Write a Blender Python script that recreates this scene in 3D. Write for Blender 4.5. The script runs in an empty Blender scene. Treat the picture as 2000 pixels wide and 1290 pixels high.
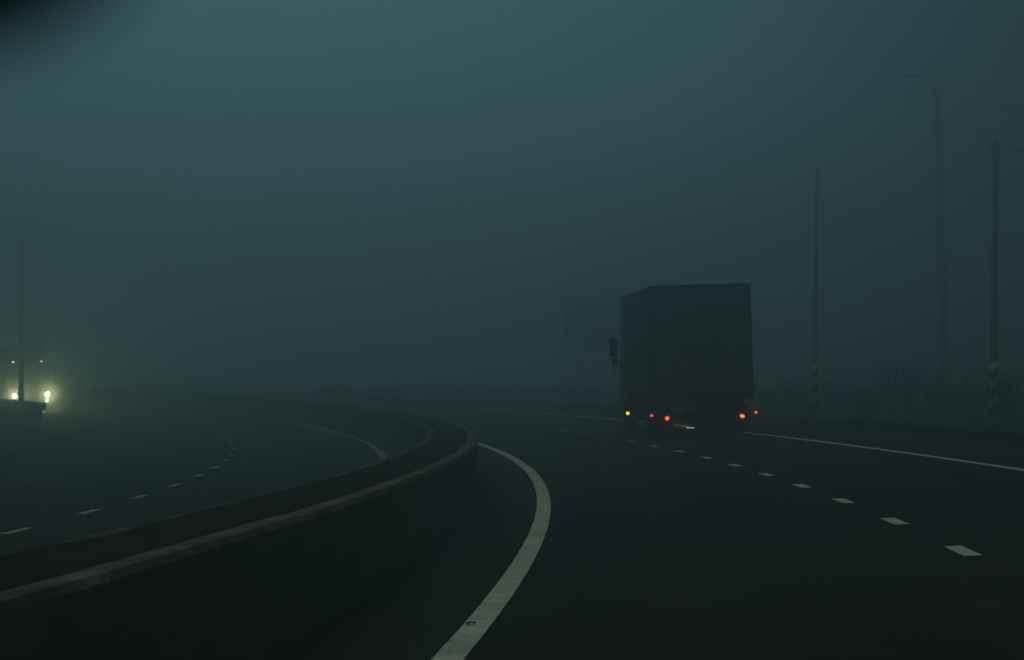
import bpy, bmesh, math, random
from mathutils import Vector, Matrix, noise
random.seed(7)
C = bpy.context.scene.collection
PI = math.pi

# ------------------------------------------------------------------ road geometry
EYE = 1.2
FPX = 4363.68            # focal length in pixels of a 2000 px wide frame
S0, K0, K1, K2 = 0.110979, 0.00351120, 5.1968e-6, 9.8837e-8
VC, VCUB, BANK = 1.00208e-4, -1.7594e-7, 0.0513624
_ds = 0.25
def _integrate():
    tab = {}
    x = y = 0.0; th = S0
    n = int(300/_ds)
    for i in range(n+1):
        s = i*_ds
        tab[i] = (x, y, th)
        k = K0 + K1*min(s,150) + K2*min(s,150)**2
        x += math.sin(th)*_ds; y += math.cos(th)*_ds; th -= k*_ds
    x = y = 0.0; th = S0
    for i in range(1, int(60/_ds)+1):
        th += K0*_ds; x -= math.sin(th)*_ds; y -= math.cos(th)*_ds
        tab[-i] = (x, y, th)
    return tab
TAB = _integrate()
def centre(s):
    f = s/_ds; i = math.floor(f); t = f-i
    a, b = TAB[i], TAB[i+1]
    return tuple(a[k]*(1-t)+b[k]*t for k in range(3))
def vprof(Y):
    Y = max(Y, 0.0)
    Yc = min(Y, 230.0)
    return VC*Yc*Yc + VCUB*Yc**3
def P(s, off, z=0.0):
    """a point on the banked road plane: s metres along, off metres right, z above"""
    x, y, th = centre(s)
    X = x+off*math.cos(th); Y = y-off*math.sin(th)
    return Vector((X, Y, z + vprof(Y) + BANK*off))
RL, RR = -13.0, 7.9      # paved width
def ground_rel(off):
    if off > RR:
        t = min(1, (off-RR)/5.0); t = t*t*(3-2*t)
        return BANK*RR*(1-t) + 0.0*t - 0.03
    if off < RL:
        t = min(1, (RL-off)/4.0); t = t*t*(3-2*t)
        return BANK*RL*(1-t) + (-1.0)*t - 0.03
    return BANK*off - 0.06
def G(s, off):
    x, y, th = centre(s)
    X = x+off*math.cos(th); Y = y-off*math.sin(th)
    z = vprof(Y)+ground_rel(off)
    d = max(off-RR, RL-off, 0)
    z += min(1, d/6)*0.22*noise.noise(Vector((X*0.13, Y*0.13, 0))) + min(1, d/1.5)*0.04*noise.noise(Vector((X*0.9, Y*0.9, 3)))
    return Vector((X, Y, z))
def invert(X, Y):
    best = min((( (centre(s)[0]-X)**2+(centre(s)[1]-Y)**2), s) for s in [q*0.5 for q in range(0, 560)])
    s = best[1]; x, y, th = centre(s)
    return s, (X-x)*math.cos(th)-(Y-y)*math.sin(th)
def gz(X, Y):
    s, off = invert(X, Y)
    return G(s, off).z

# ------------------------------------------------------------------ materials
def newmat(name):
    m = bpy.data.materials.new(name); m.use_nodes = True
    return m, m.node_tree.nodes, m.node_tree.links, m.node_tree.nodes["Principled BSDF"]
def mat(name, c1, c2=None, scale=6.0, rough=0.8, metal=0.0, bump=0.0, bscale=None, spec=0.3, detail=6, coord='Object', lo=0.35, hi=0.65, bdist=0.01):
    m, N, L, b = newmat(name)
    c2 = c2 or tuple(v*0.7 for v in c1)
    tc = N.new('ShaderNodeTexCoord')
    n = N.new('ShaderNodeTexNoise'); n.inputs['Scale'].default_value = scale; n.inputs['Detail'].default_value = detail
    L.new(tc.outputs[coord], n.inputs['Vector'])
    r = N.new('ShaderNodeValToRGB')
    r.color_ramp.elements[0].position = lo; r.color_ramp.elements[1].position = hi
    r.color_ramp.elements[0].color = (*c2, 1); r.color_ramp.elements[1].color = (*c1, 1)
    L.new(n.outputs['Fac'], r.inputs['Fac']); L.new(r.outputs['Color'], b.inputs['Base Color'])
    b.inputs['Roughness'].default_value = rough; b.inputs['Metallic'].default_value = metal
    b.inputs['Specular IOR Level'].default_value = spec
    if bump:
        n2 = N.new('ShaderNodeTexNoise'); n2.inputs['Scale'].default_value = bscale or scale*4; n2.inputs['Detail'].default_value = 4
        L.new(tc.outputs[coord], n2.inputs['Vector'])
        bp = N.new('ShaderNodeBump'); bp.inputs['Strength'].default_value = bump; bp.inputs['Distance'].default_value = bdist
        L.new(n2.outputs['Fac'], bp.inputs['Height']); L.new(bp.outputs['Normal'], b.inputs['Normal'])
    return m
def emit(name, col, strength):
    m, N, L, b = newmat(name)
    b.inputs['Base Color'].default_value = (*[min(1, v*0.5) for v in col], 1)
    b.inputs['Emission Color'].default_value = (*col, 1); b.inputs['Emission Strength'].default_value = strength
    b.inputs['Roughness'].default_value = 0.3
    m.cycles.emission_sampling = 'NONE'
    return m

def asphalt_mat():
    m, N, L, b = newmat('asphalt')
    tc = N.new('ShaderNodeTexCoord')
    big = N.new('ShaderNodeTexNoise'); big.inputs['Scale'].default_value = 0.35; big.inputs['Detail'].default_value = 5
    mid = N.new('ShaderNodeTexNoise'); mid.inputs['Scale'].default_value = 5; mid.inputs['Detail'].default_value = 6
    fine = N.new('ShaderNodeTexVoronoi'); fine.inputs['Scale'].default_value = 95
    for n in (big, mid, fine): L.new(tc.outputs['Object'], n.inputs['Vector'])
    # wheel paths: the u coordinate of the uv map is the offset across the road in metres
    uv = N.new('ShaderNodeUVMap'); uv.uv_map = 'across'
    sx = N.new('ShaderNodeSeparateXYZ'); L.new(uv.outputs['UV'], sx.inputs[0])
    w = N.new('ShaderNodeMath'); w.operation = 'MULTIPLY'; w.inputs[1].default_value = 2*PI/1.72
    L.new(sx.outputs['X'], w.inputs[0])
    c = N.new('ShaderNodeMath'); c.operation = 'COSINE'; L.new(w.outputs[0], c.inputs[0])
    mp = N.new('ShaderNodeMapRange'); mp.inputs['From Min'].default_value = -1; mp.inputs['From Max'].default_value = 1
    mp.inputs['To Min'].default_value = 0.88; mp.inputs['To Max'].default_value = 1.10
    L.new(c.outputs[0], mp.inputs['Value'])
    r = N.new('ShaderNodeValToRGB'); r.color_ramp.elements[0].position = 0.3; r.color_ramp.elements[1].position = 0.7
    r.color_ramp.elements[0].color = (*ASPH_LO, 1); r.color_ramp.elements[1].color = (*ASPH_HI, 1)
    mx = N.new('ShaderNodeMix'); mx.data_type = 'FLOAT'; mx.inputs[0].default_value = 0.5
    L.new(big.outputs['Fac'], mx.inputs[2]); L.new(mid.outputs['Fac'], mx.inputs[3])
    L.new(mx.outputs[0], r.inputs['Fac'])
    m1 = N.new('ShaderNodeVectorMath'); m1.operation = 'SCALE'
    L.new(r.outputs['Color'], m1.inputs[0]); L.new(mp.outputs[0], m1.inputs['Scale'])
    # aggregate grain
    gr = N.new('ShaderNodeMapRange'); gr.inputs['From Min'].default_value = 0; gr.inputs['From Max'].default_value = 1
    gr.inputs['To Min'].default_value = 0.75; gr.inputs['To Max'].default_value = 1.25
    sc = N.new('ShaderNodeSeparateColor'); L.new(fine.outputs['Color'], sc.inputs[0]); L.new(sc.outputs[0], gr.inputs['Value'])
    m2 = N.new('ShaderNodeVectorMath'); m2.operation = 'SCALE'
    L.new(m1.outputs[0], m2.inputs[0]); L.new(gr.outputs[0], m2.inputs['Scale'])
    L.new(m2.outputs[0], b.inputs['Base Color'])
    b.inputs['Roughness'].default_value = 0.85; b.inputs['Specular IOR Level'].default_value = 0.12
    bp = N.new('ShaderNodeBump'); bp.inputs['Strength'].default_value = 0.5; bp.inputs['Distance'].default_value = 0.006
    L.new(fine.outputs['Distance'], bp.inputs['Height']); L.new(bp.outputs['Normal'], b.inputs['Normal'])
    return m
ASPH_LO, ASPH_HI = (0.012, 0.014, 0.011), (0.029, 0.032, 0.025)

def paint_mat(name='road_paint', k=1.0):
    m, N, L, b = newmat(name)
    tc = N.new('ShaderNodeTexCoord')
    n1 = N.new('ShaderNodeTexNoise'); n1.inputs['Scale'].default_value = 1.7; n1.inputs['Detail'].default_value = 8; n1.inputs['Roughness'].default_value = 0.65
    n2 = N.new('ShaderNodeTexNoise'); n2.inputs['Scale'].default_value = 38; n2.inputs['Detail'].default_value = 6
    v = N.new('ShaderNodeTexVoronoi'); v.feature = 'DISTANCE_TO_EDGE'; v.inputs['Scale'].default_value = 1.3
    for n in (n1, n2): L.new(tc.outputs['Object'], n.inputs['Vector'])
    ad = N.new('ShaderNodeVectorMath'); ad.operation = 'MULTIPLY_ADD'; ad.inputs[1].default_value = (0.35, 0.35, 0.35)
    L.new(n1.outputs['Color'], ad.inputs[0]); L.new(tc.outputs['Object'], ad.inputs[2]); L.new(ad.outputs[0], v.inputs['Vector'])
    r = N.new('ShaderNodeValToRGB'); r.color_ramp.elements[0].position = 0.32; r.color_ramp.elements[1].position = 0.66
    r.color_ramp.elements[0].color = (0.46*k, 0.52*k, 0.42*k, 1); r.color_ramp.elements[1].color = (0.70*k, 0.79*k, 0.65*k, 1)
    L.new(n1.outputs['Fac'], r.inputs['Fac'])
    g = N.new('ShaderNodeValToRGB'); g.color_ramp.elements[0].position = 0.28; g.color_ramp.elements[1].position = 0.46
    g.color_ramp.elements[0].color = (0.36, 0.36, 0.36, 1); g.color_ramp.elements[1].color = (1, 1, 1, 1)
    L.new(n2.outputs['Fac'], g.inputs['Fac'])
    ck = N.new('ShaderNodeValToRGB'); ck.color_ramp.elements[0].position = 0.0; ck.color_ramp.elements[1].position = 0.012
    ck.color_ramp.elements[0].color = (0.4, 0.4, 0.4, 1); ck.color_ramp.elements[1].color = (1, 1, 1, 1)
    L.new(v.outputs['Distance'], ck.inputs['Fac'])
    a = N.new('ShaderNodeVectorMath'); a.operation = 'MULTIPLY'; L.new(r.outputs['Color'], a.inputs[0]); L.new(g.outputs['Color'], a.inputs[1])
    a2 = N.new('ShaderNodeVectorMath'); a2.operation = 'MULTIPLY'; L.new(a.outputs[0], a2.inputs[0]); L.new(ck.outputs['Color'], a2.inputs[1])
    L.new(a2.outputs[0], b.inputs['Base Color'])
    b.inputs['Roughness'].default_value = 0.8; b.inputs['Specular IOR Level'].default_value = 0.2
    return m

M = {}
M['asphalt'] = asphalt_mat()
M['paint'] = paint_mat(); M['paint_dull'] = paint_mat('dull_road_paint', 0.75); M['paint_worn'] = paint_mat('worn_road_paint', 0.45)
M['ground'] = mat('verge_soil', (0.040, 0.030, 0.018), (0.020, 0.016, 0.011), 0.7, 0.95, bump=0.6, bscale=14, bdist=0.03, spec=0.1)
M['grass'] = mat('dry_grass', (0.050, 0.036, 0.016), (0.024, 0.022, 0.010), 0.9, 0.9, spec=0.1)
M['leaf'] = mat('shrub_leaf', (0.034, 0.026, 0.012), (0.014, 0.012, 0.007), 1.2, 0.9, spec=0.1)
M['bark'] = mat('bark', (0.060, 0.050, 0.040), (0.025, 0.020, 0.016), 9, 0.95, bump=0.5)
M['steel_lit'] = mat('galvanised_steel_lit', (0.20, 0.185, 0.155), (0.085, 0.08, 0.066), 2.6, 0.72, metal=0.0, bump=0.15, bscale=30, bdist=0.004, spec=0.3, detail=9)  # lighter copy for the beam top, skylight put into the colour
M['steel_dark'] = mat('shaded_steel', (0.050, 0.046, 0.034), (0.030, 0.028, 0.020), 4.0, 0.85, metal=0.0, bump=0.2, spec=0.15)  # darker copy, shade of the beam's faces in the colour; also posts, lamp head
M['post_dark'] = mat('post_steel', (0.055, 0.050, 0.036), (0.035, 0.032, 0.024), 4.0, 0.95, spec=0.05)
M['concrete_dark'] = mat('dark_concrete', (0.05, 0.045, 0.035), (0.03, 0.027, 0.02), 2.5, 0.95, spec=0.05)
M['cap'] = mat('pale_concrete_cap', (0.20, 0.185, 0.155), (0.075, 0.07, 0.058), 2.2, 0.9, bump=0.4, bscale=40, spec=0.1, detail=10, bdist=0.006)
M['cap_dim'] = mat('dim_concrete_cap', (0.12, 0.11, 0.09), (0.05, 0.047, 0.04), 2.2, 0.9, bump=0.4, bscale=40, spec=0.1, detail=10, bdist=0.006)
M['barrier_side'] = mat('dark_side_concrete', (0.105, 0.108, 0.078), (0.080, 0.082, 0.060), 0.9, 0.95, bump=0.35, bscale=18, spec=0.05, detail=10)  # block sides, darker than the cap
M['strip'] = mat('median_soil', (0.040, 0.036, 0.024), (0.022, 0.021, 0.015), 2.0, 0.95, bump=0.6, bscale=14, bdist=0.02, spec=0.05)
M['concrete'] = mat('weathered_concrete', (0.16, 0.15, 0.13), (0.08, 0.075, 0.065), 2.5, 0.9, bump=0.3, bscale=25, spec=0.15)
M['canvas'] = mat('tarpaulin', (0.12, 0.085, 0.046), (0.08, 0.058, 0.032), 1.3, 0.75, bump=0.3, bscale=2.2, bdist=0.03, spec=0.2)
M['door'] = mat('truck_door', (0.12, 0.082, 0.044), (0.085, 0.058, 0.032), 1.8, 0.7, bump=0.1, spec=0.2)
M['chassis'] = mat('chassis', (0.018, 0.016, 0.014), (0.009, 0.009, 0.008), 4, 0.85, spec=0.15)
M['rubber'] = mat('tyre_rubber', (0.018, 0.018, 0.018), (0.010, 0.010, 0.010), 12, 0.9, bump=0.2, spec=0.15)
M['rim'] = mat('wheel_rim', (0.10, 0.10, 0.10), (0.04, 0.035, 0.03), 7, 0.6, metal=0.6)
M['cab'] = mat('cab_paint', (0.05, 0.055, 0.06), (0.03, 0.033, 0.036), 2, 0.45, spec=0.4)
M['cab2'] = mat('dark_cab_paint', (0.03, 0.03, 0.03), (0.02, 0.02, 0.02), 2, 0.45, spec=0.4)
M['glass'] = mat('dark_glass', (0.012, 0.015, 0.016), (0.008, 0.010, 0.011), 2, 0.15, spec=0.5)
M['plastic'] = mat('black_plastic', (0.012, 0.012, 0.012), (0.009, 0.009, 0.009), 9, 0.6, spec=0.2)
M['pole_pale'] = mat('pale_pole_concrete', (0.42, 0.40, 0.35), (0.28, 0.27, 0.24), 3.0, 0.9, bump=0.2, spec=0.1)
M['pole_mid'] = mat('pole_wood', (0.30, 0.28, 0.24), (0.18, 0.165, 0.14), 3.0, 0.9, bump=0.2, spec=0.1)
M['pole'] = mat('pole_concrete', (0.075, 0.070, 0.060), (0.040, 0.038, 0.032), 3.0, 0.9, bump=0.2, spec=0.1)
M['sign'] = mat('blue_sign_face', (0.14, 0.42, 0.75), (0.12, 0.38, 0.68), 1.0, 0.5, spec=0.3)
M['signwhite'] = mat('sign_white', (0.75, 0.75, 0.72), (0.6, 0.6, 0.58), 3, 0.5)
M['deadleaf'] = mat('dead_leaf', (0.055, 0.035, 0.012), (0.02, 0.014, 0.006), 60, 0.8)
M['plate'] = mat('number_plate', (0.30, 0.29, 0.26), (0.16, 0.15, 0.13), 12, 0.6)
M['tail'] = emit('tail_light_glow', (1.0, 0.07, 0.0), 3.0)
M['tailcore'] = emit('tail_light_filament', (1.0, 0.22, 0.03), 5.5)
M['markred'] = emit('red_marker_glow', (1.0, 0.08, 0.02), 2.6)
M['markpink'] = emit('pink_marker_glow', (1.0, 0.09, 0.12), 2.2)
M['markyellow'] = emit('yellow_marker_glow', (1.0, 0.66, 0.03), 3.0)
M['lineglow'] = emit('added_strip_glow', (1.0, 0.85, 0.62), 0.9)  # glow of the added strip that imitates the edge line
M['head'] = emit('headlight_glow', (0.60, 1.0, 1.0), 220.0)
M['roofmark'] = emit('roof_marker_glow', (0.62, 1.0, 0.50), 12.0)

def stripe_mat():
    m, N, L, b = newmat('spiral_stripes')
    tc = N.new('ShaderNodeTexCoord'); s = N.new('ShaderNodeSeparateXYZ'); L.new(tc.outputs['Object'], s.inputs[0])
    at = N.new('ShaderNodeMath'); at.operation = 'ARCTAN2'; L.new(s.outputs['Y'], at.inputs[0]); L.new(s.outputs['X'], at.inputs[1])
    q = N.new('ShaderNodeMath'); q.operation = 'MULTIPLY'; q.inputs[1].default_value = -1/(2*PI); L.new(at.outputs[0], q.inputs[0])
    z = N.new('ShaderNodeMath'); z.operation = 'MULTIPLY_ADD'; z.inputs[1].default_value = 1/0.66; L.new(s.outputs['Z'], z.inputs[0]); L.new(q.outputs[0], z.inputs[2])
    f = N.new('ShaderNodeMath'); f.operation = 'FRACT'; L.new(z.outputs[0], f.inputs[0])
    g = N.new('ShaderNodeMath'); g.operation = 'GREATER_THAN'; g.inputs[1].default_value = 0.55; L.new(f.outputs[0], g.inputs[0])
    n = N.new('ShaderNodeTexNoise'); n.inputs['Scale'].default_value = 9; L.new(tc.outputs['Object'], n.inputs['Vector'])
    r = N.new('ShaderNodeValToRGB'); r.color_ramp.elements[0].position = 0.4; r.color_ramp.elements[1].position = 0.6
    r.color_ramp.elements[0].color = (0.66, 0.66, 0.60, 1); r.color_ramp.elements[1].color = (0.85, 0.85, 0.80, 1)
    L.new(n.outputs['Fac'], r.inputs['Fac'])
    mx = N.new('ShaderNodeMix'); mx.data_type = 'RGBA'; L.new(g.outputs[0], mx.inputs[0])
    mx.inputs[6].default_value = (0.03, 0.03, 0.03, 1); L.new(r.outputs['Color'], mx.inputs[7])
    L.new(mx.outputs[2], b.inputs['Base Color']); b.inputs['Roughness'].default_value = 0.8
    return m
M['stripes'] = stripe_mat()

# ------------------------------------------------------------------ object helpers
def obj(name, bm, m, parent=None, smooth=False, label=None):
    me = bpy.data.meshes.new(name)
    if smooth:
        for f in bm.faces: f.smooth = True
    bm.to_mesh(me); bm.free()
    me.materials.append(m)
    o = bpy.data.objects.new(name, me); C.objects.link(o)
    if parent: o.parent = parent
    if label: o['label'] = label
    return o
def tag(o, label, cat, group=None):
    o['label'] = label; o['category'] = cat
    if group: o['group'] = group
    return o
def thing(name, label, cat, loc=(0, 0, 0), group=None):
    o = bpy.data.objects.new(name, None); C.objects.link(o); o.location = loc; o.empty_display_size = 0.3
    return tag(o, label, cat, group)
def struct(o):
    o['kind'] = 'structure'; return o
def box(bm, c, s, bev=0.0, rot=None):
    mtx = Matrix.Translation(c) @ (rot.to_4x4() if rot else Matrix.Identity(4)) @ Matrix.Diagonal((*s, 1))
    r = bmesh.ops.create_cube(bm, size=1, matrix=mtx)
    if bev:
        es = list({e for v in r['verts'] for e in v.link_edges})
        bmesh.ops.bevel(bm, geom=es, offset=bev, segments=2, affect='EDGES', profile=0.5)
def bmbox(c, s, bev=0.0, rot=None):
    bm = bmesh.new(); box(bm, c, s, bev, rot); return bm
def tube(bm, pts, radii, seg=10, cap=True):
    pts = [Vector(p) for p in pts]
    if isinstance(radii, (int, float)): radii = [radii]*len(pts)
    rings = []
    for i, p in enumerate(pts):
        d = (pts[min(i+1, len(pts)-1)]-pts[max(i-1, 0)]).normalized()
        a = d.cross(Vector((0, 0, 1)));
        if a.length < 0.05: a = d.cross(Vector((1, 0, 0)))
        a.normalize(); b = d.cross(a)
        rings.append([bm.verts.new(p+(a*math.cos(2*PI*k/seg)+b*math.sin(2*PI*k/seg))*radii[i]) for k in range(seg)])
    for r0, r1 in zip(rings, rings[1:]):
        for k in range(seg):
            bm.faces.new((r0[k], r0[(k+1) % seg], r1[(k+1) % seg], r1[k]))
    if cap:
        bm.faces.new(rings[0]); bm.faces.new(rings[-1][::-1])
def bmtube(*a, **k):
    bm = bmesh.new(); tube(bm, *a, **k); bmesh.ops.recalc_face_normals(bm, faces=bm.faces); return bm
def cyl(bm, c, r, h, axis='X', seg=24, r2=None):
    rot = {'X': Matrix.Rotation(PI/2, 4, 'Y'), 'Y': Matrix.Rotation(PI/2, 4, 'X'), 'Z': Matrix.Identity(4)}[axis]
    bmesh.ops.create_cone(bm, cap_ends=True, segments=seg, radius1=r, radius2=r if r2 is None else r2, depth=h, matrix=Matrix.Translation(c) @ rot)
def lathe(bm, prof, c, seg=28):          # revolve (x, r) about the X axis
    rings = [[bm.verts.new((c[0]+x, c[1]+r*math.cos(2*PI*k/seg), c[2]+r*math.sin(2*PI*k/seg))) for k in range(seg)] for x, r in prof]
    for r0, r1 in zip(rings, rings[1:]):
        for k in range(seg): bm.faces.new((r0[k], r0[(k+1) % seg], r1[(k+1) % seg], r1[k]))
def srange(a, b, step):
    n = max(1, round((b-a)/step)); return [a+(b-a)*i/n for i in range(n+1)]

# ------------------------------------------------------------------ ground and road
def build_ground():
    bm = bmesh.new()
    offs = [-135, -100, -75, -55, -42, -34, -28, -24, -21, -19, -17.5, -16, -15, -14.2, -13.5, -13, -8, -3, 2, 6, 7.9, 8.3, 8.8, 9.4, 10.2, 11, 12, 13, 14.5, 16, 18, 20, 22.5, 25, 28, 32, 37, 43, 50, 60, 75, 95, 130, 180, 260]
    ss = srange(-30, 270, 1.5)
    V = [[bm.verts.new(G(s, o)) for o in offs] for s in ss]
    for a, b in zip(V, V[1:]):
        for i in range(len(offs)-1): bm.faces.new((a[i], a[i+1], b[i+1], b[i]))
    return struct(obj('ground', bm, M['ground'], smooth=True))
build_ground()
bm = bmesh.new(); bmesh.ops.create_circle(bm, cap_ends=True, segments=64, radius=2500, matrix=Matrix.Translation((0, 0, -6)))
struct(obj('far_terrain', bm, M['ground']))

def build_road():
    bm = bmesh.new(); uvl = bm.loops.layers.uv.new('across')
    offs = [RL+(RR-RL)*i/20 for i in range(21)]
    ss = srange(-30, 270, 1.0)
    V = []
    for s in ss:
        row = []
        for i, o in enumerate(offs):
            oo = o
            if i in (0, 20): oo += 0.09*noise.noise(Vector((s*0.8, o, 0))) + 0.05*noise.noise(Vector((s*3.1, o, 2)))
            row.append((bm.verts.new(P(s, oo, 0)), oo, s))
        V.append(row)
    for a, b in zip(V, V[1:]):
        for i in range(20):
            q = (a[i], a[i+1], b[i+1], b[i])
            f = bm.faces.new([t[0] for t in q])
            for l, t in zip(f.loops, q): l[uvl].uv = (t[1], t[2])
    return struct(obj('road', bm, M['asphalt'], smooth=True))
road = build_road()

def strip(name, off, w, s0, s1, parent, step=0.5, label=None, ragged=0.006, m='paint'):
    bm = bmesh.new(); prev = None
    for s in srange(s0, s1, step):
        j1 = ragged*noise.noise(Vector((s*5, off, 1))); j2 = ragged*noise.noise(Vector((s*5, off, 9)))
        a = bm.verts.new(P(s, off-w/2+j1, 0.005)); b = bm.verts.new(P(s, off+w/2+j2, 0.005))
        if prev: bm.faces.new((prev[0], prev[1], b, a))
        prev = (a, b)
    return obj(name, bm, M[m], parent, label=label)
LINE_W = 0.155
strip('edge_line', -1.315, 0.165, -5, 200, road, 0.25, 'wide white line curving past the median guardrail')
strip('edge_line', 5.27, 0.15, -5, 220, road, 0.5, 'thin white line along the right shoulder')
strip('edge_line', -3.893, 0.16, 10, 200, road, 0.5, 'white line beyond the median guardrail', m='paint_worn')
for i in range(-3, 40):
    c = 16.889+3.985*i
    strip('lane_dash', 2.01, 0.135, c-0.52, c+0.52, road, 0.13)
for i in range(-3, 34):
    c = 26.0+4.378*i
    strip('lane_dash', -7.457, 0.13, c-0.62, c+0.62, road, 0.13, m='paint_dull')
for i in range(0, 26):
    c = 30.0+5.0*i
    strip('edge_dash', -10.9, 0.11, c-0.55, c+0.55, road, 0.15, m='paint_worn')

# ------------------------------------------------------------------ median guardrail
def beam(name, off, z, side, s0, s1, parent, lit_top=True):
    """W-beam; side +1: its face looks to +off"""
    prof = [(-0.155, 0.000), (-0.085, 0.005), (-0.014, 0.000), (0.000, -0.016), (-0.002, -0.085), (-0.035, -0.115), (-0.055, -0.135),
            (-0.055, -0.165), (-0.035, -0.185), (-0.002, -0.215), (0.0, -0.275), (-0.03, -0.300), (-0.12, -0.310)]
    bm = bmesh.new(); rows = []
    s = s0; ss = []
    while s < s1: ss.append(s); s += 0.5 if s < 60 else 1.0
    ss.append(s1)
    for s in ss:
        wob = 0.006*noise.noise(Vector((s*0.5, off, 0)))
        rows.append([bm.verts.new(P(s, off+side*u, z+v+wob)) for u, v in prof])
    mats = []
    for a, b in zip(rows, rows[1:]):
        for i in range(len(prof)-1):
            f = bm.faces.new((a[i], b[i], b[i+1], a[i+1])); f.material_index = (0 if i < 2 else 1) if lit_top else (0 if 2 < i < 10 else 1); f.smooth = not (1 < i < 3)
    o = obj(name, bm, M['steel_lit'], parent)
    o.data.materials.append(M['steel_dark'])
    return o
ZR = 0.69
def at_parent(o):       # keep world-space mesh under an Empty placed at the thing's base
    o.matrix_parent_inverse = Matrix.Translation(-o.parent.location); return o
# low concrete kerbs on which the posts stand, with litter and soil between them
def sweep(name, prof, s0, s1, m, parent=None, step=1.0):
    bm = bmesh.new(); rows = [[bm.verts.new(P(s, o, z)) for o, z in prof] for s in srange(s0, s1, step)]
    for a, b in zip(rows, rows[1:]):
        for i in range(len(prof)-1): bm.faces.new((a[i], a[i+1], b[i+1], b[i]))
    return obj(name, bm, m, parent)
rail = thing('median_barrier', 'long low concrete median barrier with pale capped edges and dark soil between them', 'barrier', P(20, -2.65, 0))
def block(s0, s1, sgn, off):
    """one precast edge block: outer face at off, 0.155 m thick, pale cap on top"""
    jo = random.uniform(-0.003, 0.003); jz = random.uniform(-0.004, 0.004)
    prof = [(0.012, -0.05), (0.010, 0.12), (0.004, 0.30), (0.0, 0.655), (-0.012, 0.690), (-0.085, 0.693), (-0.150, 0.688), (-0.157, 0.670), (-0.157, 0.45)]
    bm = bmesh.new(); rows = []
    n = max(2, int((s1-s0)/0.4))
    for i in range(n+1):
        s = s0+(s1-s0)*i/n
        w = 0.004*noise.noise(Vector((s*1.7, off, 4)))
        rows.append([bm.verts.new(P(s, off+sgn*(u+jo+(w if z > 0.6 else 0)), z+jz+(w if z > 0.6 else 0))) for u, z in prof])
    for r0, r1 in zip(rows, rows[1:]):
        for i in range(len(prof)-1):
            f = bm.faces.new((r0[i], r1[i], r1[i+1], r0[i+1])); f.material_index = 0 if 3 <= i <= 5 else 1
    bm.faces.new(rows[0]).material_index = 1; bm.faces.new(rows[-1][::-1]).material_index = 1
    bmesh.ops.recalc_face_normals(bm, faces=bm.faces)
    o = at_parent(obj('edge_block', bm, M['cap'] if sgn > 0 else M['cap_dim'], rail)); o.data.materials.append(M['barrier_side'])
s = -8.0
while s < 186:
    step = 4.0
    block(s, s+step-0.006, 1, -2.235); block(s, s+step-0.006, -1, -3.10)
    s += step
def soil():
    us = [-3.0, -2.955, -2.90, -2.84, -2.76, -2.66, -2.55, -2.46, -2.40, -2.375]
    zs = [0.60, 0.680, 0.715, 0.720, 0.705, 0.690, 0.675, 0.665, 0.655, 0.60]
    bm = bmesh.new(); rows = []
    for s in srange(-8, 188, 0.25):
        rows.append([bm.verts.new(P(s, u, z+0.014*noise.noise(Vector((s*2.1, u*5, 0)))+0.012*noise.noise(Vector((s*0.6, u*3, 7))))) for u, z in zip(us, zs)])
    for r0, r1 in zip(rows, rows[1:]):
        for i in range(len(us)-1): bm.faces.new((r0[i], r1[i], r1[i+1], r0[i+1]))
    bmesh.ops.recalc_face_normals(bm, faces=bm.faces)
    at_parent(obj('soil_fill', bm, M['strip'], rail, smooth=True))
soil()

# ------------------------------------------------------------------ leaf on the line
def pix(px, y_, D):      # where a measured bearing meets the depth D (used once to set a thing out on the plan)
    return (px-1000)/FPX*D
leafpos = P(12.6, -1.345, 0.012)
bm = bmesh.new()
prof = [(0, -.028), (.012, -.014), (.010, -.004), (.028, .002), (.012, .010), (.006, .024), (0, .034), (-.006, .024), (-.013, .012), (-.026, .004), (-.011, -.004), (-.012, -.015)]
vs = [bm.verts.new((x*1.3, y*1.3, 0.004+0.010*math.sin(i*1.9))) for i, (x, y) in enumerate(prof)]
cv = bm.verts.new((0, 0, 0.016))
for i in range(len(vs)): bm.faces.new((vs[i], vs[(i+1) % len(vs)], cv))
o = obj('fallen_leaf', bm, M['deadleaf']); o.location = leafpos; o.rotation_euler = (0, 0, 0.9)
tag(o, 'small brown fallen leaf lying on the wide white line', 'leaf')

# ------------------------------------------------------------------ wheels
def wheel(parent, x, y, r, w, dual=0):
    h = w/2
    bm = bmesh.new()
    prof = [(-h, r*.60), (-h, r*.90), (-h*.8, r*.985), (-h*.3, r), (h*.3, r), (h*.8, r*.985), (h, r*.90), (h, r*.60)]
    for dx in ((0,) if not dual else (0, dual)):
        lathe(bm, prof, (x+dx, y, r))
    wh = obj('wheel', bm, M['rubber'], parent, smooth=True)
    sgn = 1 if x > 0 else -1
    bm = bmesh.new()
    lathe(bm, [(sgn*h*.9, r*.60), (sgn*h*.5, r*.56), (sgn*h*.1, r*.30), (sgn*h*.6, r*.24), (sgn*h*.7, 0.001)], (x, y, r))
    obj('rim', bm, M['rim'], wh, smooth=True)
    if dual:
        bm = bmesh.new(); lathe(bm, [(-sgn*h*.9, r*.60), (-sgn*h*.2, r*.5), (-sgn*h*.2, 0.001)], (x+dual, y, r))
        obj('rim', bm, M['rim'], wh, smooth=True)
    return wh

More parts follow.
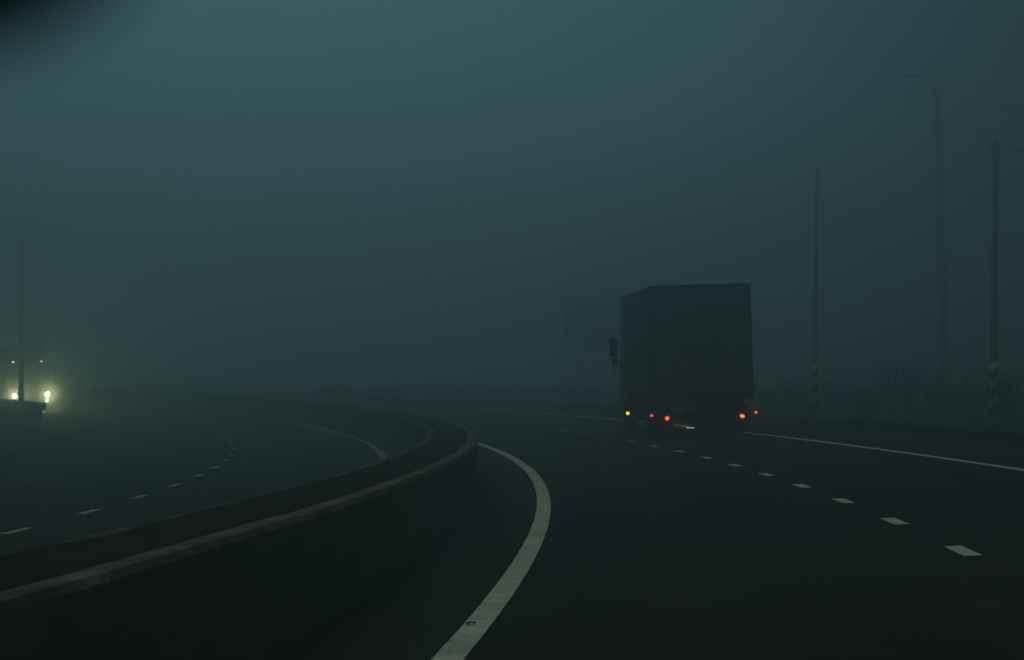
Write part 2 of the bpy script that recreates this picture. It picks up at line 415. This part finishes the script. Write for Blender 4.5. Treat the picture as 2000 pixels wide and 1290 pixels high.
# ------------------------------------------------------------------ the box truck ahead
TR_X, TR_S = 4.60, 54.0
truck = thing('box_truck', 'dark canvas sided box truck seen from behind with glowing tail lights in the right lane', 'truck')
W2 = 1.225; H0, H1 = 1.02, 3.66; LB = 6.1
def build_truck(root):
    bm = bmesh.new(); box(bm, (0, LB/2+0.03, (H0+H1)/2), (2*W2, LB-0.06, H1-H0), 0.045)
    obj('cargo_box', bm, M['canvas'], root)
    for i in range(9):
        y = 0.35+i*0.68
        for sx in (-1, 1): obj('side_strut', bmbox((sx*(W2+0.006), y, (H0+H1)/2), (0.03, 0.05, H1-H0-0.12), 0.006), M['canvas'], root)
    for sx in (-1, 1):
        d = obj('rear_door', bmbox((sx*0.60, -0.012, (H0+H1)/2), (1.15, 0.035, H1-H0-0.14), 0.01), M['door'], root)
        for hx in (0.18, 0.42):
            obj('locking_bar', bmtube([(sx*hx, -0.05, H0+0.02), (sx*hx, -0.05, H1-0.1)], 0.013, seg=8), M['door'], d)
        bm = bmesh.new(); box(bm, (sx*0.30, -0.06, 1.42), (0.22, 0.02, 0.03), 0.004)
        obj('door_handle', bm, M['chassis'], d)
        for z in (1.25, 1.95, 2.65, 3.3): obj('hinge', bmbox((sx*1.12, -0.04, z), (0.16, 0.025, 0.06), 0.005), M['chassis'], d)
    bm = bmesh.new()
    box(bm, (0, -0.02, H0-0.06), (2*W2, 0.10, 0.14), 0.01); box(bm, (0, -0.02, H1-0.03), (2*W2, 0.09, 0.08), 0.01)
    for sx in (-1, 1): box(bm, (sx*(W2-0.03), -0.02, (H0+H1)/2), (0.07, 0.09, H1-H0-0.1), 0.01)
    obj('rear_frame', bm, M['chassis'], root)
    bm = bmesh.new()
    for sx in (-1, 1): box(bm, (sx*0.42, 4.0, 0.80), (0.09, 8.0, 0.22))
    for y in (0.3, 1.6, 3.0, 4.4, 5.8, 7.2): box(bm, (0, y, 0.80), (0.75, 0.1, 0.16))
    box(bm, (0, LB/2, H0-0.09), (2.2, LB-0.3, 0.08))
    obj('chassis', bm, M['chassis'], root)
    bm = bmesh.new(); box(bm, (0, 0.02, 0.50), (2.25, 0.09, 0.14), 0.015)
    for sx in (-1, 1): box(bm, (sx*0.42, 0.06, 0.70), (0.07, 0.06, 0.42))
    obj('underrun_bar', bm, M['chassis'], root)
    # spare wheel carrier hung to the right of the frame
    bm = bmesh.new(); cyl(bm, (0.30, 1.0, 0.34), 0.46, 0.30, 'Z', 28); obj('spare_wheel', bm, M['rubber'], root)
    # rear axle with dual tyres, front axle
    for sx in (-1, 1):
        wheel(root, sx*1.06, 1.55, 0.48, 0.26, dual=-sx*0.31)
        wheel(root, sx*1.00, 6.95, 0.48, 0.28)
        bm = bmesh.new(); box(bm, (sx*0.92, 0.86, 0.43), (0.60, 0.012, 0.70), 0.004)
        obj('mud_flap', bm, M['rubber'], root)
    bm = bmesh.new(); tube(bm, [(-0.9, 1.55, 0.48), (0.9, 1.55, 0.48)], 0.08); box(bm, (0, 1.55, 0.48), (0.36, 0.36, 0.34), 0.06)
    obj('axle', bm, M['chassis'], root)
    # tail lights: round cluster lens and a bright core
    for sx, x in ((-1, -0.885), (1, 0.935)):
        t = obj('tail_light', bmbox((x, -0.045, 0.475), (0.36, 0.05, 0.14), 0.015), M['plastic'], root)
        bm = bmesh.new(); cyl(bm, (x, -0.078, 0.475), 0.050, 0.016, 'Y', 18); obj('lens', bm, M['tail'], t)
        bm = bmesh.new()
        if sx < 0: cyl(bm, (x, -0.088, 0.482), 0.034, 0.010, 'Y', 3)
        else: box(bm, (x, -0.090, 0.478), (0.105, 0.010, 0.034), 0.012, Matrix.Rotation(0.30, 3, 'Y'))
        obj('bulb', bm, M['tailcore'], t)
    for x, m in ((-1.25, M['markpink']), (1.27, M['markred'])):
        st = obj('marker_light', bmtube([(x*0.86, -0.02, 0.62), (x, -0.03, 0.57)], 0.02, seg=8), M['rubber'], root)
        bm = bmesh.new(); box(bm, (x, -0.045, 0.555), (0.075, 0.045, 0.055), 0.018, Matrix.Rotation(0.5 if x > 0 else 0, 3, 'Y')); obj('lens', bm, m, st)
    o = obj('side_marker', bmbox((-1.19, 5.75, 0.52), (0.085, 0.085, 0.085), 0.03), M['markyellow'], root)
    obj('marker_bracket', bmbox((-1.10, 5.83, 0.72), (0.06, 0.04, 0.40), 0.005), M['chassis'], root)
    obj('added_glow_strip', bmbox((-0.33, -0.05, 0.235), (0.20, 0.03, 0.022), 0.006, Matrix.Rotation(0.06, 3, 'Y')), M['lineglow'], root)  # added glowing strip, stands in for the bright edge line seen under the truck
    obj('glow_strip_bracket', bmbox((-0.33, -0.02, 0.34), (0.05, 0.02, 0.20), 0.004), M['chassis'], root)  # made-up holder for the added glowing strip
    obj('number_plate', bmbox((-0.36, -0.04, 0.68), (0.52, 0.012, 0.115), 0.003), M['plate'], root)
    # side under-body: tank, toolbox, side guard
    bm = bmesh.new(); cyl(bm, (-0.86, 4.55, 0.62), 0.27, 1.0, 'Y', 20); obj('fuel_tank', bm, M['chassis'], root)
    bm = bmesh.new(); box(bm, (0.86, 4.4, 0.62), (0.5, 0.9, 0.5), 0.03); obj('tool_box', bm, M['chassis'], root)
    for sx in (-1, 1):
        bm = bmesh.new()
        for z in (0.55, 0.85): box(bm, (sx*1.17, 3.2, z), (0.03, 2.4, 0.1), 0.006)
        for y in (2.2, 3.2, 4.2): box(bm, (sx*1.14, y, 0.78), (0.03, 0.05, 0.50))
        obj('side_guard', bm, M['chassis'], root)
    # cab
    bm = bmesh.new()
    pr = [(LB+0.12, 0.75), (LB+0.12, 2.95), (LB+0.45, 3.12), (LB+1.45, 3.05), (LB+1.78, 2.0), (LB+1.85, 0.75)]
    L_ = [bm.verts.new((-1.15, y, z)) for y, z in pr]; R_ = [bm.verts.new((1.15, y, z)) for y, z in pr]
    bm.faces.new(L_); bm.faces.new(R_[::-1])
    for i in range(len(pr)): bm.faces.new((L_[i], R_[i], R_[(i+1) % len(pr)], L_[(i+1) % len(pr)]))
    bmesh.ops.recalc_face_normals(bm, faces=bm.faces)
    bmesh.ops.bevel(bm, geom=bm.edges[:], offset=0.06, segments=3, affect='EDGES')
    cab = obj('cab', bm, M['cab'], root)
    for sx in (-1, 1):
        obj('side_window', bmbox((sx*1.155, LB+1.0, 2.35), (0.02, 0.85, 0.65), 0.005), M['glass'], cab)
        mr = obj('wing_mirror', bmbox((sx*1.36, LB+1.25, 2.30), (0.22, 0.10, 0.50), 0.05), M['plastic'], root)
        obj('lower_mirror', bmbox((sx*1.33, LB+1.25, 1.90), (0.17, 0.10, 0.24), 0.04), M['plastic'], mr)
        bm = bmesh.new()
        tube(bm, [(sx*1.12, LB+1.3, 2.70), (sx*1.34, LB+1.28, 2.66), (sx*1.34, LB+1.28, 1.66), (sx*1.12, LB+1.3, 1.60)], 0.016, 8)
        obj('mirror_arm', bm, M['plastic'], mr)
    obj('windscreen', bmbox((0, LB+1.63, 2.50), (2.0, 0.03, 0.95), 0.01, Matrix.Rotation(0.30, 3, 'X')), M['glass'], cab)
build_truck(truck)
sx_, off_ = invert(TR_X, 54.0)
base = P(sx_, off_, 0.0)
truck.location = base
bk = math.atan(BANK)
grade = 2*VC*54
truck.rotation_euler = Matrix.Identity(3).to_euler()
truck.matrix_basis = Matrix.Translation(base) @ Matrix.Rotation(0.058, 4, 'Z') @ Matrix.Rotation(grade, 4, 'X') @ Matrix.Rotation(-bk*0.75, 4, 'Y')

# ------------------------------------------------------------------ the oncoming truck behind the far rail
onc = thing('oncoming_truck', 'oncoming truck lost in fog with two blazing white headlights', 'truck')
def build_oncoming(root):     # front at y=0 facing -y
    bm = bmesh.new()
    pr = [(0.0, 0.45), (-0.04, 1.4), (0.18, 2.45), (0.45, 2.65), (2.1, 2.65), (2.1, 0.45)]
    L_ = [bm.verts.new((-1.2, y, z)) for y, z in pr]; R_ = [bm.verts.new((1.2, y, z)) for y, z in pr]
    bm.faces.new(L_[::-1]); bm.faces.new(R_)
    for i in range(len(pr)): bm.faces.new((L_[i], L_[(i+1) % len(pr)], R_[(i+1) % len(pr)], R_[i]))
    bmesh.ops.recalc_face_normals(bm, faces=bm.faces)
    bmesh.ops.bevel(bm, geom=bm.edges[:], offset=0.07, segments=3, affect='EDGES')
    cab = obj('cab', bm, M['cab2'], root)
    obj('windscreen', bmbox((0, 0.055, 1.95), (2.05, 0.03, 0.75), 0.01, Matrix.Rotation(-0.21, 3, 'X')), M['glass'], cab)
    obj('grille', bmbox((0, -0.045, 1.15), (1.3, 0.04, 0.5), 0.02), M['plastic'], cab)
    obj('bumper', bmbox((0, -0.08, 0.62), (2.44, 0.22, 0.44), 0.06), M['plastic'], root)
    obj('cargo_box', bmbox((0, 5.6, 2.2), (2.5, 6.8, 2.6), 0.04), M['canvas'], root)
    bm = bmesh.new()
    for sx in (-1, 1): box(bm, (sx*0.42, 5, 0.75), (0.09, 8.0, 0.22))
    obj('chassis', bm, M['chassis'], root)
    for sx in (-1, 1):
        wheel(root, sx*1.02, 1.1, 0.48, 0.28); wheel(root, sx*1.04, 6.9, 0.48, 0.28, dual=-sx*0.3)
        h = obj('headlight', bmbox((sx*0.86, -0.17, 0.88), (0.34, 0.08, 0.32), 0.03), M['plastic'], root)
        bm = bmesh.new(); cyl(bm, (sx*0.86, -0.22, 0.88), 0.14, 0.03, 'Y', 20); obj('lens', bm, M['head'], h)
        fl = obj('fog_lamp', bmbox((sx*0.84, -0.18, 0.58), (0.22, 0.06, 0.16), 0.03), M['plastic'], root)
        bm = bmesh.new(); cyl(bm, (sx*0.84, -0.22, 0.58), 0.075, 0.03, 'Y', 20); obj('lens', bm, M['head'], fl)
        r = obj('roof_marker', bmbox((sx*0.74, 0.40, 2.67), (0.09, 0.06, 0.05), 0.01), M['roofmark'], root)
        mr = obj('wing_mirror', bmbox((sx*1.42, 0.2, 2.1), (0.2, 0.08, 0.5), 0.04), M['plastic'], root)
build_oncoming(onc)
ON_S, ON_OFF = 125.0, -9.45
pb = P(ON_S, ON_OFF, 0.0); th = centre(ON_S)[2]
onc.matrix_basis = Matrix.Translation(pb) @ Matrix.Rotation(-th-0.02, 4, 'Z') @ Matrix.Rotation(-bk, 4, 'Y')
bpy.context.view_layer.update()
def lamp(name, kind, loc, energy, col, radius, parent=None, direction=None, angle=1.2, blend=0.8):
    ld = bpy.data.lights.new(name, kind); ld.energy = energy; ld.color = col; ld.shadow_soft_size = radius
    o = bpy.data.objects.new(name, ld); C.objects.link(o); o.location = loc
    if kind == 'SPOT':
        ld.spot_size = angle; ld.spot_blend = blend
        o.rotation_euler = Vector(direction).to_track_quat('-Z', 'Y').to_euler()
    return o
mw = onc.matrix_world
def mist(name, dens, loc, scale, g=0.55):
    m = bpy.data.materials.new(name); m.use_nodes = True; n = m.node_tree.nodes; n.remove(n['Principled BSDF'])
    v = n.new('ShaderNodeVolumeScatter'); v.inputs['Color'].default_value = (0.95, 1.0, 0.85, 1); v.inputs['Density'].default_value = dens; v.inputs['Anisotropy'].default_value = g
    m.node_tree.links.new(v.outputs[0], n['Material Output'].inputs['Volume'])
    bm = bmesh.new(); bmesh.ops.create_icosphere(bm, subdivisions=4, radius=1)
    o = obj(name, bm, m); o.location = mw @ Vector(loc); o.scale = scale; return struct(o)
mist('added_halo_mist', 0.030, (0, -0.9, 0.9), (3.4, 3.0, 2.8))  # extra mist added around the cab front to strengthen the headlight halo
mist('added_halo_mist', 0.040, (0, -0.8, 0.9), (2.3, 1.8, 1.8))
for sx in (-1, 1):
    for r_, d_ in ((0.42, 0.22), (0.72, 0.12), (1.05, 0.07)):
        mist('added_lamp_mist', d_, (sx*0.86, -0.5-r_*0.3, 0.86), (r_, r_, r_*1.25))  # nested mist shells added so each headlight's glow fades softly
for sx in (-1, 1):
    lamp('headlight_glow', 'POINT', mw @ Vector((sx*0.86, -0.34, 0.88)), 185, (0.56, 1.0, 0.50), 0.10)
fwd = (mw.to_3x3() @ Vector((0.0, -1, -0.012))).normalized()
HEAD_W = 25
for sx in (-1, 1):
    o = lamp('headlight_beam', 'SPOT', mw @ Vector((sx*0.86, -0.30, 0.86)), HEAD_W, (0.45, 1.0, 0.50), 0.08, direction=fwd, angle=1.5, blend=1.0)
mt = truck.matrix_world
for x in (-0.85, 0.85):
    lamp('dipped_beam', 'SPOT', mt @ Vector((x, LB+2.05, 0.75)), 130, (0.75, 0.85, 0.55), 0.07, direction=mt.to_3x3() @ Vector((0, 1, -0.03)), angle=1.3, blend=1.0)
for x in (-0.885, 0.935):
    lamp('tail_light_bulb', 'SPOT', mt @ Vector((x, -0.12, 0.475)), 1.3, (1.0, 0.12, 0.02), 0.05, direction=mt.to_3x3() @ Vector((0, -1, -0.1)), angle=2.4, blend=1.0)

# ------------------------------------------------------------------ far left guardrail, cut off at its end
def s_for_px(off, px, lo, hi):
    for _ in range(50):
        m_ = (lo+hi)/2; p = P(m_, off); x = 1000+FPX*p.x/p.y
        if x > px: lo = m_
        else: hi = m_
    return lo
LO = -11.75
s_end = s_for_px(LO, 84, 80, 160)
rail2 = thing('verge_guardrail', 'short dark guardrail ending below the headlights at the left edge', 'guardrail', P(s_end, LO))
ZL = 0.86
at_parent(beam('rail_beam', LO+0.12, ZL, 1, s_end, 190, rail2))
bm = bmesh.new()
ep = P(s_end, LO+0.04, ZL-0.155)
cyl(bm, ep, 0.155, 0.16, 'X', 20)
at_parent(obj('end_cap', bm, M['steel_dark'], rail2))
at_parent(sweep('rail_base', [(LO-0.22, -0.3), (LO-0.16, ZL-0.32), (LO+0.02, ZL-0.32), (LO+0.08, -0.3)], s_end+0.5, 190, M['concrete_dark'], rail2))
s = s_end+0.4
while s < s_end+60:
    p0 = P(s, LO-0.08); p0.z = min(p0.z, G(s, LO-0.08).z+0.05)
    at_parent(obj('rail_post', bmbox(p0+Vector((0, 0, 0.42)), (0.12, 0.1, 0.84), 0.01), M['steel_dark'], rail2)); s += 2.0

# ------------------------------------------------------------------ poles
def pole(name, label, X, Y, h, r0, r1, band=None, lean=0.0, group=None, m='pole_pale'):
    z = gz(X, Y)-0.05
    t = thing(name, label, 'pole' if 'pole' in name else 'street lamp', (X, Y, z), group)
    t.rotation_euler = (0, lean, 0)
    n = 7
    o = obj('shaft', bmtube([(0, 0, h*i/n) for i in range(n+1)], [r0+(r1-r0)*i/n for i in range(n+1)], seg=16), M[m], t, smooth=True)
    if band:
        b0, b1 = band
        obj('striped_band', bmtube([(0, 0, b0+(b1-b0)*i/4) for i in range(5)], [r0*1.05]*5, seg=24, cap=True), M['stripes'], t, smooth=True)
    return t
pA = pole('utility_pole', 'nearer wooden pole at the right edge with white spiral stripes near its foot', (1941-1000)/FPX*80, 80, 10.2, 0.15, 0.115, (0.15, 2.4), m='pole_mid')
pB = pole('utility_pole', 'farther thin pole right of the truck with white spiral stripes near its foot', (1592-1000)/FPX*93, 93, 10.6, 0.125, 0.07, (0.35, 2.35))
def insul(t, h, arm=0.55, dirv=(1, 0, 0)):
    a = Vector(dirv)
    obj('crossarm', bmtube([Vector((0, 0, h-0.35))-a*arm, Vector((0, 0, h-0.35))+a*arm], 0.045, seg=8), M['pole'], t)
    for q in (-arm*.9, 0, arm*.9):
        bm = bmesh.new(); cyl(bm, Vector((0, 0, h-0.22 if q else h+0.07))+a*q, 0.035, 0.14, 'Z', 10); obj('insulator', bm, M['plastic'], t)
insul(pA, 10.2, 0.16)
LX, LY = (1845-1000)/FPX*118, 118
pL = pole('street_lamp', 'tall thick lamp post with a short arm towards the road', LX, LY, 17.4, 0.26, 0.17, None, lean=-0.030)
obj('lamp_arm', bmtube([(0, 0, 17.2), (-0.35, 0, 17.5), (-0.9, 0, 17.72)], [0.06, 0.05, 0.045], seg=10), M['pole'], pL)
obj('lamp_head', bmbox((-1.25, 0, 17.80), (0.75, 0.30, 0.16), 0.06, Matrix.Rotation(0.15, 3, 'Y')), M['steel_dark'], pL)
obj('crossarm', bmtube([(-0.5, 0, 15.3), (0.7, 0, 15.2)], 0.05, seg=8), M['pole'], pL)
pX = pole('lamp_pole', 'thin pole standing before the headlights behind the left guardrail', (41-1000)/FPX*107, 107, 9.0, 0.15, 0.08)
# wires
def wire(name, a, b, sag, label):
    pts = []
    for i in range(25):
        t = i/24; p = a.lerp(b, t); p.z -= sag*4*t*(1-t); pts.append(p)
    o = obj(name, bmtube(pts, 0.018, seg=6), M['plastic']); tag(o, label, 'wire', 'overhead wires on the right')
bpy.context.view_layer.update()
topL = pL.matrix_world @ Vector((0.0, 0, 17.0)); top2 = pL.matrix_world @ Vector((0.65, 0, 15.25))
wire('overhead_wire', topL, Vector((31, 88, 12.3)), 0.6, 'upper overhead wire running right from the tall lamp post')
wire('overhead_wire', top2, Vector((32, 84, 10.6)), 0.6, 'lower overhead wire running right from the lamp post crossarm')
wire('overhead_wire', pA.matrix_world @ Vector((0.5, 0, 10.0)), Vector((31, 64, 9.4)), 0.5, 'overhead wire leaving the right edge from the striped pole')

# ------------------------------------------------------------------ blue road sign in the fog
sD = 195.0
sx0, sx1 = (1098-1000)/FPX*sD, (1285-1000)/FPX*sD
sz0, sz1 = EYE+(791-682)/FPX*sD, EYE+(791-574)/FPX*sD
cx = (sx0+sx1)/2
sgz = gz(cx, sD)
sign = thing('road_sign', 'large faint blue direction sign in the fog behind the truck', 'road sign', (cx, sD, sgz))
w = sx1-sx0; zc = (sz0+sz1)/2-sgz; hh = sz1-sz0
pn = obj('sign_panel', bmbox((0, 0, zc), (w, 0.06, hh), 0.01), M['sign'], sign)
bm = bmesh.new()
for z in (zc-hh/2+0.12, zc+hh/2-0.12, zc+0.15): box(bm, (0, -0.036, z), (w-0.2, 0.01, 0.07))
for x in (-w/2+0.12, w/2-0.12): box(bm, (x, -0.039, zc), (0.06, 0.01, hh-0.2))
obj('sign_border', bm, M['signwhite'], pn)
for sx in (-1, 1):
    obj('sign_post', bmtube([(sx*w*0.32, 0.12, -0.2), (sx*w*0.32, 0.12, zc+hh/2)], 0.09, seg=10), M['pole'], sign)

# ------------------------------------------------------------------ vegetation
def shrub(X, Y, h, wd, label, seed):
    rng = random.Random(seed); z = gz(X, Y)
    t = thing('shrub', label, 'shrub', (X, Y, z-0.05), 'leafless scrub on the right verge')
    bm = bmesh.new(); tips = []
    for i in range(9):
        a = rng.uniform(0, 2*PI); l = rng.uniform(.6, 1)*h; sp = rng.uniform(.15, .5)*wd
        p1 = Vector((math.cos(a)*sp*.4, math.sin(a)*sp*.4, l*.5)); p2 = Vector((math.cos(a)*sp, math.sin(a)*sp, l))
        tube(bm, [(0, 0, 0), p1, p2], [.03, .018, .006], 5, False); tips += [p1, p2, (p1+p2)/2]
        for j in range(4):
            q = p1.lerp(p2, rng.random()); e = q+Vector((rng.gauss(0, .25*wd), rng.gauss(0, .25*wd), rng.uniform(.1, .4)*h*.6))
            tube(bm, [q, e], [.01, .004], 4, False); tips += [q, e]
    obj('stems', bm, M['bark'], t)
    bm = bmesh.new()
    for i in range(700):
        c = rng.choice(tips)+Vector((rng.gauss(0, .16*wd), rng.gauss(0, .16*wd), rng.gauss(0, .12*h)))
        if c.z < 0.03: c.z = abs(c.z)+.03
        u = Vector((rng.gauss(0, 1), rng.gauss(0, 1), rng.gauss(0, 1))).normalized()*rng.uniform(.03, .07)
        v = u.orthogonal().normalized()*u.length*.6
        bm.faces.new([bm.verts.new(c+u), bm.verts.new(c+v), bm.verts.new(c-u), bm.verts.new(c-v)])
    obj('foliage', bm, M['leaf'], t)
rng = random.Random(3)
shrub_labels = []
where = ['left of the farther striped pole', 'right of the farther striped pole', 'between the two striped poles', 'below the tall lamp post', 'right of the tall lamp post', 'left of the nearer striped pole', 'behind the nearer striped pole', 'at the right edge beyond the striped pole']
k = 0
for i, px in enumerate((1515, 1560, 1625, 1665, 1700, 1740, 1775, 1815, 1870, 1905, 1960, 1990)):
    D = (97, 104, 99, 108, 92, 100, 90, 96, 90, 84, 88, 80)[i]
    h = rng.uniform(1.1, 2.3); w_ = rng.uniform(1.0, 2.2)
    names = ['low dark shrub just right of the truck', 'dark shrub left of the farther striped pole', 'dark shrub right of the farther striped pole', 'second dark shrub right of the farther striped pole',
             'dark scrub bush midway between the two striped poles', 'bushy dark shrub left of the tall lamp post', 'loose dark shrub two bushes left of the lamp post foot', 'dark shrub at the foot of the tall lamp post', 'dark shrub right of the lamp post foot',
             'dark shrub just left of the nearer striped pole', 'dark shrub just right of the nearer striped pole', 'dark shrub cut by the right edge of the picture']
    shrub((px-1000)/FPX*D, D, h, w_, names[i], 50+i)

def grass():
    rng = random.Random(11); bm = bmesh.new()
    def tuft(s, off, n, hmax):
        g = G(s, off)
        for _ in range(n):
            p = g+Vector((rng.gauss(0, .12), rng.gauss(0, .12), -0.02)); h = rng.uniform(.3, 1)*hmax
            a = rng.uniform(0, 2*PI); w = rng.uniform(.006, .014); d = Vector((math.cos(a), math.sin(a), 0)); e = Vector((-d.y, d.x, 0))
            lean = rng.uniform(.1, .6)*h
            v = [bm.verts.new(p-e*w), bm.verts.new(p+e*w), bm.verts.new(p+d*lean*.35+Vector((0, 0, h*.6))+e*w*.7), bm.verts.new(p+d*lean*.35+Vector((0, 0, h*.6))-e*w*.7), bm.verts.new(p+d*lean+Vector((0, 0, h)))]
            bm.faces.new((v[0], v[1], v[2], v[3])); bm.faces.new((v[3], v[2], v[4]))
    for _ in range(3200):
        s = rng.uniform(22, 110); off = RR+0.1+abs(rng.gauss(0, 1))*7
        tuft(s, off, 6, rng.uniform(.12, .45))
    for _ in range(1800):
        s = rng.uniform(40, 130); off = RL-0.1-abs(rng.gauss(0, 1))*5
        tuft(s, off, 6, rng.uniform(.12, .4))
    o = obj('grass', bm, M['grass']); o['kind'] = 'stuff'; tag(o, 'short dry grass on the verges either side of the road', 'grass')
grass()

# ------------------------------------------------------------------ rear-view mirror of the car the picture was taken from
mr = thing('rear_view_mirror', 'blurred black rear view mirror of the car hanging at the top left corner', 'mirror', (-0.0916, 0.170, EYE+0.0548))
def rounded_slab(w, h, r, y0, y1, inset=0.0):
    bm = bmesh.new(); loops = []
    for y, g in ((y0, inset), (y0+0.004, 0), (y1-0.008, 0), (y1, 0.008)):
        ring = []
        for cx_, cz_, a0 in ((w/2-r, h/2-r, 0), (-w/2+r, h/2-r, 90), (-w/2+r, -h/2+r, 180), (w/2-r, -h/2+r, 270)):
            for q in range(7):
                a_ = math.radians(a0+q*15); ring.append(bm.verts.new((cx_+(r-g)*math.cos(a_), y, cz_+(r-g)*math.sin(a_))))
        loops.append(ring)
    n = len(loops[0])
    for r0, r1 in zip(loops, loops[1:]):
        for k_ in range(n): bm.faces.new((r0[k_], r0[(k_+1) % n], r1[(k_+1) % n], r1[k_]))
    bm.faces.new(loops[0]); bm.faces.new(loops[-1][::-1]); bmesh.ops.recalc_face_normals(bm, faces=bm.faces)
    return bm
obj('mirror_housing', rounded_slab(0.13, 0.054, 0.020, -0.012, 0.020, 0.002), M['plastic'], mr)
obj('mirror_glass', rounded_slab(0.116, 0.040, 0.014, -0.0135, -0.0005, 0.0005), M['glass'], mr)
obj('mirror_stem', bmtube([(0, 0.012, 0.02), (0, 0.03, 0.06), (0, 0.05, 0.09)], 0.007, seg=12), M['plastic'], mr)

# ------------------------------------------------------------------ world, sun, fog
SKY0, SKY1, SKY2, SKY3 = (0.0045, 0.083, 0.112), (0.0026, 0.0180, 0.0265), (0.0055, 0.031, 0.045), (0.29, 0.36, 0.31)
SKY_AZ, SKY_LOBE = -0.13, 9.6
SUN_EL, SUN_ROT = math.radians(4), math.radians(-6)
world = bpy.data.worlds.new('World'); bpy.context.scene.world = world; world.use_nodes = True
N, L = world.node_tree.nodes, world.node_tree.links
bg = N['Background']
sky = N.new('ShaderNodeTexSky'); sky.sky_type = 'NISHITA'; sky.sun_disc = False
sky.sun_elevation = SUN_EL; sky.sun_rotation = SUN_ROT; sky.dust_density = 4; sky.air_density = 2; sky.ozone_density = 3
tc = N.new('ShaderNodeTexCoord')
# overcast dusk: dim towards the horizon, brightest overhead, and a little brighter ahead-left than ahead-right
sep = N.new('ShaderNodeSeparateXYZ'); L.new(tc.outputs['Generated'], sep.inputs[0])
elev = N.new('ShaderNodeValToRGB')
els = elev.color_ramp.elements
els[0].position = 0.0; els[0].color = (*SKY0, 1); els[1].position = 1.0; els[1].color = (*SKY3, 1)
e_ = els.new(0.17); e_.color = (*SKY1, 1); e_ = els.new(0.45); e_.color = (*SKY2, 1)
L.new(sep.outputs['Z'], elev.inputs['Fac'])
dv = Vector((math.sin(SKY_AZ), math.cos(SKY_AZ), 0.14)).normalized()
dot = N.new('ShaderNodeVectorMath'); dot.operation = 'DOT_PRODUCT'; dot.inputs[1].default_value = dv
L.new(tc.outputs['Generated'], dot.inputs[0])
lobe = N.new('ShaderNodeMapRange'); lobe.interpolation_type = 'SMOOTHERSTEP'
for k_, v_ in (('From Min', 0.93), ('From Max', 1.0), ('To Min', 1.0), ('To Max', SKY_LOBE)): lobe.inputs[k_].default_value = v_
L.new(dot.outputs['Value'], lobe.inputs['Value'])
SKYS = 0.10
scl = N.new('ShaderNodeMath'); scl.operation = 'MULTIPLY'; scl.inputs[1].default_value = 1/SKYS; L.new(lobe.outputs[0], scl.inputs[0])
sc_ = N.new('ShaderNodeVectorMath'); sc_.operation = 'SCALE'
L.new(elev.outputs['Color'], sc_.inputs[0]); L.new(scl.outputs[0], sc_.inputs['Scale'])
mixs = N.new('ShaderNodeMix'); mixs.data_type = 'RGBA'; mixs.inputs[0].default_value = 0.985
L.new(sky.outputs['Color'], mixs.inputs[6]); L.new(sc_.outputs[0], mixs.inputs[7])
L.new(mixs.outputs[2], bg.inputs['Color']); bg.inputs['Strength'].default_value = SKYS

sd = bpy.data.lights.new('Sun', 'SUN'); sd.energy = 0.03; sd.angle = math.radians(30); sd.color = (0.75, 0.95, 1.0)
so = bpy.data.objects.new('Sun', sd); C.objects.link(so)
so.rotation_euler = (Vector((-math.sin(-0.1), -1, -0.45))).to_track_quat('-Z', 'Y').to_euler()

fm = bpy.data.materials.new('fog'); fm.use_nodes = True
n_, l_ = fm.node_tree.nodes, fm.node_tree.links
n_.remove(n_['Principled BSDF'])
FOG_S, FOG_A, FOG_G = 0.0160, 0.0032, 0.90
vs_ = n_.new('ShaderNodeVolumeScatter'); vs_.inputs['Color'].default_value = (0.62, 0.94, 1.0, 1)
vs_.inputs['Density'].default_value = FOG_S; vs_.inputs['Anisotropy'].default_value = FOG_G
va_ = n_.new('ShaderNodeVolumeAbsorption'); va_.inputs['Color'].default_value = (0, 0, 0, 1); va_.inputs['Density'].default_value = FOG_A
ad_ = n_.new('ShaderNodeAddShader'); l_.new(vs_.outputs[0], ad_.inputs[0]); l_.new(va_.outputs[0], ad_.inputs[1])
l_.new(ad_.outputs[0], n_['Material Output'].inputs['Volume'])
bm = bmesh.new(); box(bm, (-30, 130, 10), (420, 400, 36))
fog = struct(obj('fog', bm, fm))

# ------------------------------------------------------------------ camera
cd = bpy.data.cameras.new('Camera'); cam = bpy.data.objects.new('Camera', cd); C.objects.link(cam)
cd.sensor_width = 36; cd.lens = FPX/2000*36; cd.shift_y = (791.17-645)/2000
cd.clip_start = 0.02; cd.clip_end = 6000
b = 0.0078316
R3 = Matrix(((math.cos(b), -math.sin(b), 0), (0, 0, -1), (math.sin(b), math.cos(b), 0)))
cam.matrix_world = Matrix.Translation((0, 0, EYE)) @ R3.to_4x4()
cd.dof.use_dof = True; cd.dof.focus_distance = 26; cd.dof.aperture_fstop = 8.0
sc = bpy.context.scene
sc.camera = cam
sc.view_settings.view_transform = 'Standard'; sc.view_settings.look = 'None'; sc.view_settings.exposure = 0; sc.view_settings.gamma = 1
sc.render.engine = 'CYCLES'
sc.cycles.use_denoising = True
sc.cycles.volume_bounces = 3; sc.cycles.max_bounces = 6
sc.cycles.sample_clamp_indirect = 0.6; sc.cycles.sample_clamp_direct = 12.0
